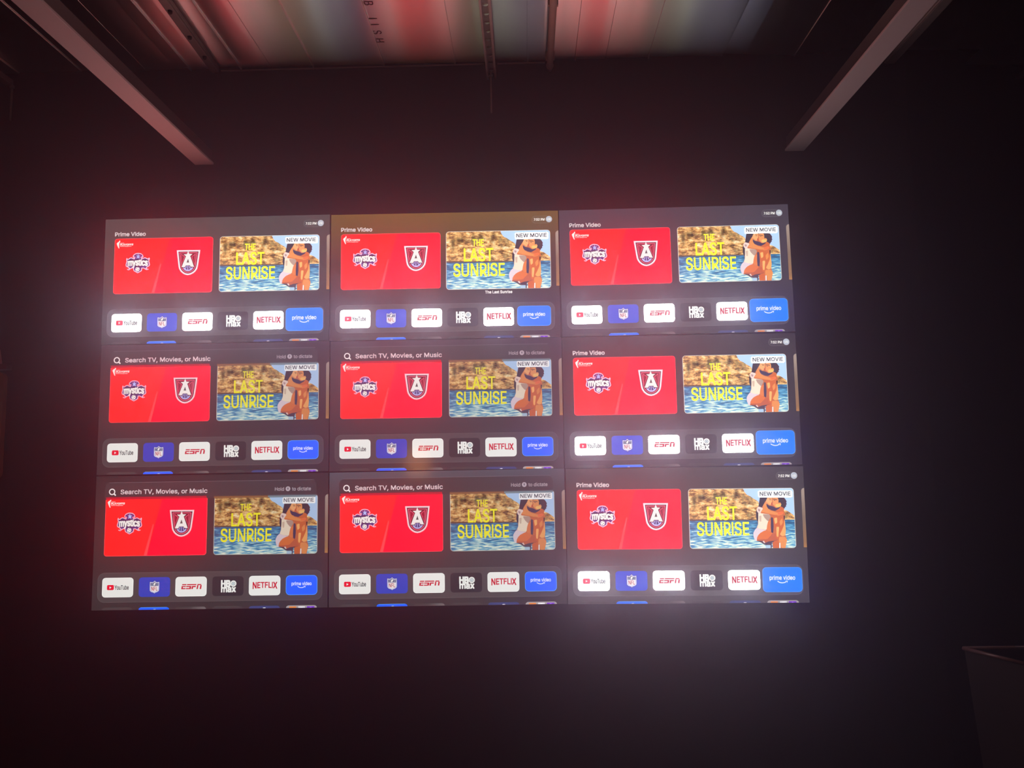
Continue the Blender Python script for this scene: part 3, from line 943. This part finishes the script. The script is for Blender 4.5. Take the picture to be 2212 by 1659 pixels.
PART_LABEL = {'sports_card': 'red sports card with two team crests', 'movie_card': 'movie card of a couple embracing by the sea',
              'next_card': 'tan sliver of the next card at the edge', 'app_tray': 'long rounded grey tray behind the app tiles',
              'heading_text': 'pale heading lettering above the red card', 'clock_badge': 'small pill with the time and a round initials badge',
              'movie_title': 'white caption under the movie card', 'search_bar': 'smoky search strip with magnifier and hint lettering'}
ICON_LABEL = ['white app tile with a red play symbol', 'blue app tile with a shield crest', 'white app tile with slanted red lettering',
              'dark app tile with white lettering', 'white app tile with arched red lettering', 'bright blue app tile with a white curved arrow']
LOW_LABEL = ['faint grey tile top', 'blue tile top', 'grey tile top fading lighter to the right', 'faint dark tile top', 'navy tile top', 'pale tile top with orange, white and purple squares']

M_case = surf('black_plastic_case', (0.012, 0.012, 0.013), 0.5, noise=0.2, nscale=40)
M_steel = surf('black_mount_steel', (0.05, 0.05, 0.05), 0.5, 0.6, noise=0.2)

def bg(stops, xk=1.0):
    return grad_mat(stops, -PH / 2, PH / 2, -PW / 2, PW / 2, xk)
BG = {
    (0, 0): bg([(0, (46, 45, 45)), (1, (78, 72, 74))]),
    (0, 1): bg([(0, (64, 48, 48)), (0.30, (56, 46, 50)), (0.62, (66, 52, 46)), (1, (118, 88, 44))]),
    (0, 2): bg([(0, (56, 50, 60)), (1, (70, 64, 78))]),
    (1, 0): bg([(0, (50, 42, 46)), (1, (56, 44, 50))]),
    (1, 1): bg([(0, (56, 46, 52)), (1, (60, 48, 58))]),
    (1, 2): bg([(0, (56, 50, 57)), (1, (54, 47, 52))], 1.05),
    (2, 0): bg([(0, (50, 46, 48)), (1, (48, 40, 43))]),
    (2, 1): bg([(0, (58, 52, 55)), (0.75, (60, 54, 58)), (1, (78, 80, 92))], 0.85),
    (2, 2): bg([(0, (68, 63, 67)), (1, (66, 60, 62))]),
}
POSE = [[(-1.2148, 2.5847, 0.02), (-0.0017, 2.5807, -0.16), (1.2118, 2.5830, 0.33)],
        [(-1.2120, 1.9021, 0.05), (0.0004, 1.9000, -0.09), (1.2125, 1.8987, 0.07)],
        [(-1.2116, 1.2173, 0.02), (0.0018, 1.2191, 0.14), (1.2140, 1.2150, -0.31)]]
ROWN = ['top', 'middle', 'bottom']
COLN = ['left', 'centre', 'right']
STATE = {(0, 1): 'focus', (1, 0): 'search', (1, 1): 'search', (2, 0): 'search', (2, 1): 'search'}
DESC = {
    (0, 0): 'top left display of the video wall, grey home page, brightest of the left column',
    (0, 1): 'top centre display of the video wall, golden brown, caption under its movie card',
    (0, 2): 'top right display of the video wall, violet grey home page with clock badge',
    (1, 0): 'middle left display of the video wall, dim page with search strip',
    (1, 1): 'display in the very centre of the video wall, dim page with search strip',
    (1, 2): 'middle right display of the video wall, home page with clock badge',
    (2, 0): 'bottom left display of the video wall, darkest page with search strip',
    (2, 1): 'bottom centre display of the video wall, search strip under a bluish grey upper edge',
    (2, 2): 'bottom right display of the video wall, grey home page with clock badge',
}
g = 0.0008
case_me = mesh_from_bm('housing', bmbox(-PW / 2 - g, PW / 2 + g, 0.0, 0.016, -PH / 2 - g, PH / 2 + g, bevel=0.0012), M_case)
mount_me = mesh_from_bm('wall_mount', bmbox(-0.25, 0.25, 0.016, 0.020, -0.2, 0.2), M_steel)
face_bm = bmesh.new()
fv = [face_bm.verts.new(c) for c in ((-PW / 2, -0.0004, -PH / 2), (PW / 2, -0.0004, -PH / 2), (PW / 2, -0.0004, PH / 2), (-PW / 2, -0.0004, PH / 2))]
face_bm.faces.new(fv)
face_me = mesh_from_bm('screen_face', face_bm, M_case)
for r in range(3):
    for c in range(3):
        x, z, a = POSE[r][c]
        t = thing('video_wall_display', DESC[(r, c)], 'screen', (x, 0, z), 'displays of the three by three video wall', (0, -math.radians(a), 0))
        link(bpy.data.objects.new('housing', case_me), t)
        link(bpy.data.objects.new('wall_mount', mount_me), t)
        f = link(bpy.data.objects.new('screen_face', face_me), t)
        f.material_slots[0].link = 'OBJECT'
        f.material_slots[0].material = BG[(r, c)]
        f['label'] = 'lit picture surface'
        for nm, meshes in PICS[STATE.get((r, c), 'home')].items():
            for i, me in enumerate(meshes):
                o = link(bpy.data.objects.new(nm, me), f)
                o['label'] = ICON_LABEL[i] if nm == 'app_icon' else LOW_LABEL[i] if nm == 'lower_app_icon' else PART_LABEL[nm]

# ------------------------------------------------------------------ ceiling hardware
M_lens = surf('white_diffuser', (0.40, 0.385, 0.385), 0.6, noise=0.03, nscale=5)
M_alu = surf('dark_anodised_body', (0.05, 0.045, 0.045), 0.5, 0.3, noise=0.1)
M_wire = surf('suspension_wire', (0.25, 0.25, 0.25), 0.4, 0.9)
def linear_light(x, label):
    t = thing('linear_light', label, 'light fixture', (x, 0, 3.2), 'unlit linear ceiling lights')
    y0, y1 = -5.6, -0.035
    part('body', bmbox(-0.043, 0.043, y0 + 0.002, y1 - 0.002, 0.012, 0.075, bevel=0.003), M_alu, t)
    part('diffuser', bmbox(-0.050, 0.050, y0, y1, 0.0, 0.0118, bevel=0.002), M_lens, t, 'long white unlit diffuser')
    for yy in (-5.0, -2.4):
        bm = bmesh.new()
        tube(bm, (0, yy, 0.075), (0, yy, ZC - 3.2 - 0.02), 0.0015, n=6)
        part('suspension_wire', bm, M_wire, t)
linear_light(-1.278, 'long white unlit linear light slanting in from the upper left corner')
linear_light(1.851, 'long white unlit linear light slanting in from the upper right corner')

M_galv = surf('galvanised_strut', (0.50, 0.47, 0.46), 0.42, 0.6, noise=0.25, nscale=18, bump=0.2)
M_dull = surf('dull_painted_strut', (0.30, 0.27, 0.26), 0.6, 0.3, noise=0.3, nscale=14, bump=0.2)
M_bolt = surf('dark_bolt', (0.05, 0.045, 0.045), 0.5, 0.7)
M_pipe = surf('beige_pipe_paint', (0.42, 0.34, 0.30), 0.6, noise=0.35, nscale=10, bump=0.3)

def strut_channel(x0, x1, z, y0, y1, name, label, open_side=True, mat=None):
    """C-shaped strut, open side down; its back plate carries a row of round holes."""
    mat = mat or M_galv
    w = x1 - x0
    t = thing(name, label, 'strut', ((x0 + x1) / 2, 0, z))
    h, th, lip = 0.041, 0.0028, 0.010
    for s in (-1, 1):
        bm = bmesh.new()
        xo = s * w / 2
        box(bm, min(xo, xo - s * th), max(xo, xo - s * th), y0, y1, 0, h)
        box(bm, min(xo - s * th, xo - s * lip), max(xo - s * th, xo - s * lip), y0, y1, 0, th)
        part('side_flange', bm, mat, t)
    bm = bmesh.new()
    n = 16
    pitch = 0.0735
    y = y1
    hw = w / 2 - th
    while y > y0:
        ya, yb = max(y - pitch, y0), y
        yc = (ya + yb) / 2
        if yb > -1.6 and yb - ya > 0.06:
            r = 0.0135
            corner = []
            inner = [(r * cos(2 * pi * i / n), yc + r * 1.1 * sin(2 * pi * i / n)) for i in range(n)]
            for i in range(n):
                a = 2 * pi * i / n
                k = 1 / max(abs(cos(a)), abs(sin(a)))
                corner.append((hw * cos(a) * k, yc + (yb - ya) / 2 * sin(a) * k))
            iv = [bm.verts.new((p[0], p[1], h - th)) for p in inner]
            iv2 = [bm.verts.new((p[0], p[1], h)) for p in inner]
            cv = [bm.verts.new((p[0], p[1], h - th)) for p in corner]
            for i in range(n):
                j = (i + 1) % n
                bm.faces.new((iv[i], cv[i], cv[j], iv[j]))
                bm.faces.new((iv[i], iv[j], iv2[j], iv2[i]))
        else:
            if yb < -1.55:
                ya = y0
            box(bm, -hw, hw, ya, yb, h - th, h)
        y = ya
    part('hole_plate', bm, mat, t, 'back plate with a row of round holes')
    return t

t = strut_channel(0.2345, 0.2865, 3.659, -7.0, 0.010, 'strut_channel', 'galvanised strut channel with a row of holes near the middle of the ceiling')
bm = bmesh.new()
for s in (-1, 1):
    for yy in (-3.0, -5.5, -1.75):
        box(bm, s * 0.018 - 0.004, s * 0.018 + 0.004, yy - 0.004, yy + 0.004, 0.0412, 0.115)
part('ceiling_stud', bm, M_bolt, t)
rod = thing('threaded_rod', 'thin threaded rod hanging from the end of the holed strut channel', 'rod', (0.2575, -0.012, 3.462))
bm = bmesh.new()
zz = 0.0
while zz < 0.204:
    tube(bm, (0, 0, zz), (0, 0, zz + 0.003), 0.0042, 0.0052, 10, False)
    tube(bm, (0, 0, zz + 0.003), (0, 0, zz + 0.006), 0.0052, 0.0042, 10, False)
    zz += 0.006
part('thread', bm, M_galv, rod)
bm = bmesh.new()
tube(bm, (0, 0, 0.204), (0, 0, 0.212), 0.012, n=6)
tube(bm, (0, 0, 0.212), (0, 0, 0.230), 0.0048, n=10)
part('nut', bm, M_galv, rod)

# dull strut on the left with clamps and a thin cable
t = thing('ceiling_strut', 'dull conduit strut with bolts on the ceiling left of the lettered sheet', 'strut', (-1.246, 0, 3.731), None, (0, 0, 0.0377))
part('bar', bmbox(-0.022, 0.022, -7.0, -0.004, 0.0, 0.036, bevel=0.006), M_dull, t)
bm = bmesh.new()
tube(bm, (-0.004, -0.004, 0.016), (-0.004, 0.012, 0.014), 0.020, 0.012, 14)
part('end_cap', bm, M_dull, t)
for yy, xx in ((-0.58, 0.0), (-0.36, 0.004), (-0.17, 0.006)):
    bm = bmesh.new()
    tube(bm, (xx, yy, -0.012), (xx, yy, 0.002), 0.010, 0.012, 6)
    part('bolt', bm, M_bolt, t)
bm = bmesh.new()
tube(bm, (0.027, -7.0, 0.004), (0.027, -0.22, 0.006), 0.0028, n=8)
part('cable', bm, M_galv, t, 'thin pale cable along the strut')
for yy in (-0.75, -2.5, -4.5, -6.5):
    part('clamp', bmbox(-0.032, 0.034, yy - 0.012, yy + 0.012, 0.030, 0.044), M_bolt, t)

# beige pipe right of the channel
t = thing('ceiling_pipe', 'thin beige pipe with flaking paint on the ceiling right of the strut channel', 'pipe', (0.576, 0, 3.714))
bm = bmesh.new()
tube(bm, (0, -7.0, 0), (0, -0.028, 0), 0.0175, n=18)
part('tube', bm, M_pipe, t)
bm = bmesh.new()
tube(bm, (0, -0.028, -0.001), (0, 0.012, -0.006), 0.0205, 0.014, 12)
part('end_fitting', bm, M_pipe, t)
for yy in (-0.06, -0.55, -2.0, -4.0, -6.0):
    bm = bmesh.new()
    box(bm, -0.024, 0.024, yy - 0.009, yy + 0.009, 0.010, 0.062)
    part('pipe_strap', bm, M_pipe, t)

# dark strut behind the right-hand light
t = thing('ceiling_strut', 'dark grey strut on the ceiling behind the upper right linear light', 'strut', (2.398, 0, 3.687))
part('bar', bmbox(-0.025, 0.025, -7.0, 0.005, 0.0, 0.036, bevel=0.004), M_dull, t)
part('rib', bmbox(-0.029, -0.0252, -7.0, 0.003, 0.004, 0.012), M_galv, t)
for yy in (-0.9, -3.0, -5.5):
    part('clamp', bmbox(-0.040, 0.040, yy - 0.015, yy + 0.015, 0.028, 0.085), M_bolt, t)

# strut end with rod at the left edge
t = thing('ceiling_strut', 'short dark strut end at the left edge near the ceiling', 'strut', (-2.385, 0, 3.69))
part('bar', bmbox(-0.020, 0.020, -3.0, 0.01, 0.0, 0.034, bevel=0.003), M_dull, t)
for yy in (-0.6, -2.4):
    bm = bmesh.new()
    tube(bm, (0, yy, 0.034), (0, yy, ZC - 3.69), 0.005, n=8)
    part('hanger_rod', bm, M_dull, t)
t = thing('threaded_rod', 'faint rod hanging from the strut end at the left edge', 'rod', (-2.365, 0.0, 3.490))
bm = bmesh.new()
tube(bm, (0, 0, 0), (0, 0, 0.204), 0.0062, n=10)
part('shaft', bm, M_dull, t)
bm = bmesh.new()
tube(bm, (0, 0, 0.184), (0, 0, 0.196), 0.013, n=6)
part('nut', bm, M_dull, t)

# ------------------------------------------------------------------ things at the edges of the frame
M_board = surf('brown_board', (0.55, 0.26, 0.09), 0.55, noise=0.15, nscale=8)
M_cap = surf('dark_rail', (0.012, 0.012, 0.010), 0.6)
M_pale = surf('pale_cone', (0.30, 0.20, 0.20), 0.6)
t = thing('wall_board', 'brown round cornered board on the back wall at the left edge', 'board', (-2.56, 0.020, 1.56))
bm = bmesh.new()
prof = rrect(-0.236, -0.012, 0.238, 0.55, 0.035, 6)
prof = [(x - (0.55 - z) * 0.0, z) for x, z in prof]
fr = [bm.verts.new((x, -0.03, z)) for x, z in prof]
bk = [bm.verts.new((x, 0.0, z)) for x, z in prof]
bm.faces.new(fr); bm.faces.new(bk[::-1])
for i in range(len(prof)):
    j = (i + 1) % len(prof)
    bm.faces.new((fr[j], fr[i], bk[i], bk[j]))
bmesh.ops.recalc_face_normals(bm, faces=bm.faces)
part('panel', bm, M_board, t)
part('top_rail', bmbox(-0.262, 0.262, -0.045, 0.0, 0.560, 0.590, bevel=0.004), M_cap, t)
part('rail_link', bmbox(-0.03, 0.03, -0.02, 0.0, 0.545, 0.562), M_cap, t)
t = thing('pale_cone', 'small pale cone standing on the rail of the brown board', 'cone', (-2.415, -0.002, 2.150))
bm = bmesh.new()
tube(bm, (0, 0, 0), (0, 0, 0.075), 0.022, 0.010, 16)
tube(bm, (0, 0, 0.075), (0, 0, 0.082), 0.010, 0.004, 16)
bmesh.ops.translate(bm, verts=bm.verts, vec=(0.066, -0.022, 0))
part('cone_body', bm, M_pale, t)

# dark bin with a thin pale rim at the lower right
M_bin = surf('dark_maroon_plastic', (0.008, 0.003, 0.003), 0.8, noise=0.3, nscale=12)
M_rim = surf('glossy_rim', (0.10, 0.055, 0.05), 0.4, noise=0.4, nscale=30)
M_liner = surf('thin_liner_film', (0.10, 0.07, 0.06), 0.35, noise=0.3, nscale=25)
t = thing('storage_bin', 'dark open bin with a thin pale rim at the lower right edge', 'bin', (2.75, -0.60, 0))
rim = [(-0.424, 0.17), (0.40, 0.17), (0.40, -0.095), (-0.325, -0.095)]
def ringpts(s, z):
    cx = sum(p[0] for p in rim) / 4; cy = sum(p[1] for p in rim) / 4
    return [(cx + (x - cx) * s, cy + (y - cy) * (s if s < 1 else s), z) for x, y in rim]
bm = bmesh.new()
A = [bm.verts.new(p) for p in ringpts(0.99, 0.74)]
B = [bm.verts.new(p) for p in ringpts(0.86, 0.0)]
A2 = [bm.verts.new(p) for p in ringpts(0.96, 0.74)]
B2 = [bm.verts.new(p) for p in ringpts(0.86, 0.05)]
for i in range(4):
    j = (i + 1) % 4
    bm.faces.new((A[i], A[j], B[j], B[i]))
    bm.faces.new((A2[j], A2[i], B2[i], B2[j]))
    bm.faces.new((A[j], A[i], A2[i], A2[j]))
bm.faces.new(B); bm.faces.new(B2[::-1])
bmesh.ops.recalc_face_normals(bm, faces=bm.faces)
part('body', bm, M_bin, t)
bm = bmesh.new()
rp = ringpts(1.0, 0.746)
for i in range(4):
    tube(bm, rp[i], rp[(i + 1) % 4], 0.008, n=8)
part('rim', bm, M_rim, t, 'thin pale rim')
bm = bmesh.new()
lp = [(-0.20, 0.165, 0.752), (-0.165, 0.10, 0.765), (-0.15, 0.02, 0.76), (-0.145, -0.06, 0.752), (-0.14, -0.105, 0.745), (-0.14, -0.11, 0.70)]
for a_, b_ in zip(lp, lp[1:]):
    tube(bm, a_, b_, 0.0035, n=6)
part('liner_edge', bm, M_liner, t, 'loose curled edge of a liner')

# warm wall lamp on the wall behind the viewer; its reflection shows in the middle displays
t = thing('wall_lamp', 'small warm wall lamp on the wall behind the viewer', 'lamp', (-1.126, -7.1, 1.615))
part('back_plate', bmbox(-0.09, 0.09, 0.0, 0.02, -0.12, 0.12, bevel=0.004), M_steel, t)
part('arm', bmbox(-0.015, 0.015, 0.02, 0.05, -0.015, 0.015), M_steel, t)
ml, nt, b = nodes_of('lit_lamp_shade')
b.inputs['Base Color'].default_value = (0.6, 0.4, 0.2, 1)
b.inputs['Emission Color'].default_value = (1.0, 0.36, 0.05, 1)
b.inputs['Emission Strength'].default_value = 9.0
bm = bmesh.new()
prof = [(0.10, -0.19), (0.155, -0.17), (0.165, 0.0), (0.155, 0.17), (0.10, 0.19)]
n = 20
rings = [[bm.verts.new((r * cos(2 * pi * i / n), 0.215 + r * sin(2 * pi * i / n), z)) for i in range(n)] for r, z in prof]
for a_, b_ in zip(rings, rings[1:]):
    for i in range(n):
        bm.faces.new((a_[i], a_[(i + 1) % n], b_[(i + 1) % n], b_[i])).smooth = True
bm.faces.new(rings[0][::-1]); bm.faces.new(rings[-1])
part('shade', bm, ml, t, 'glowing amber shade')
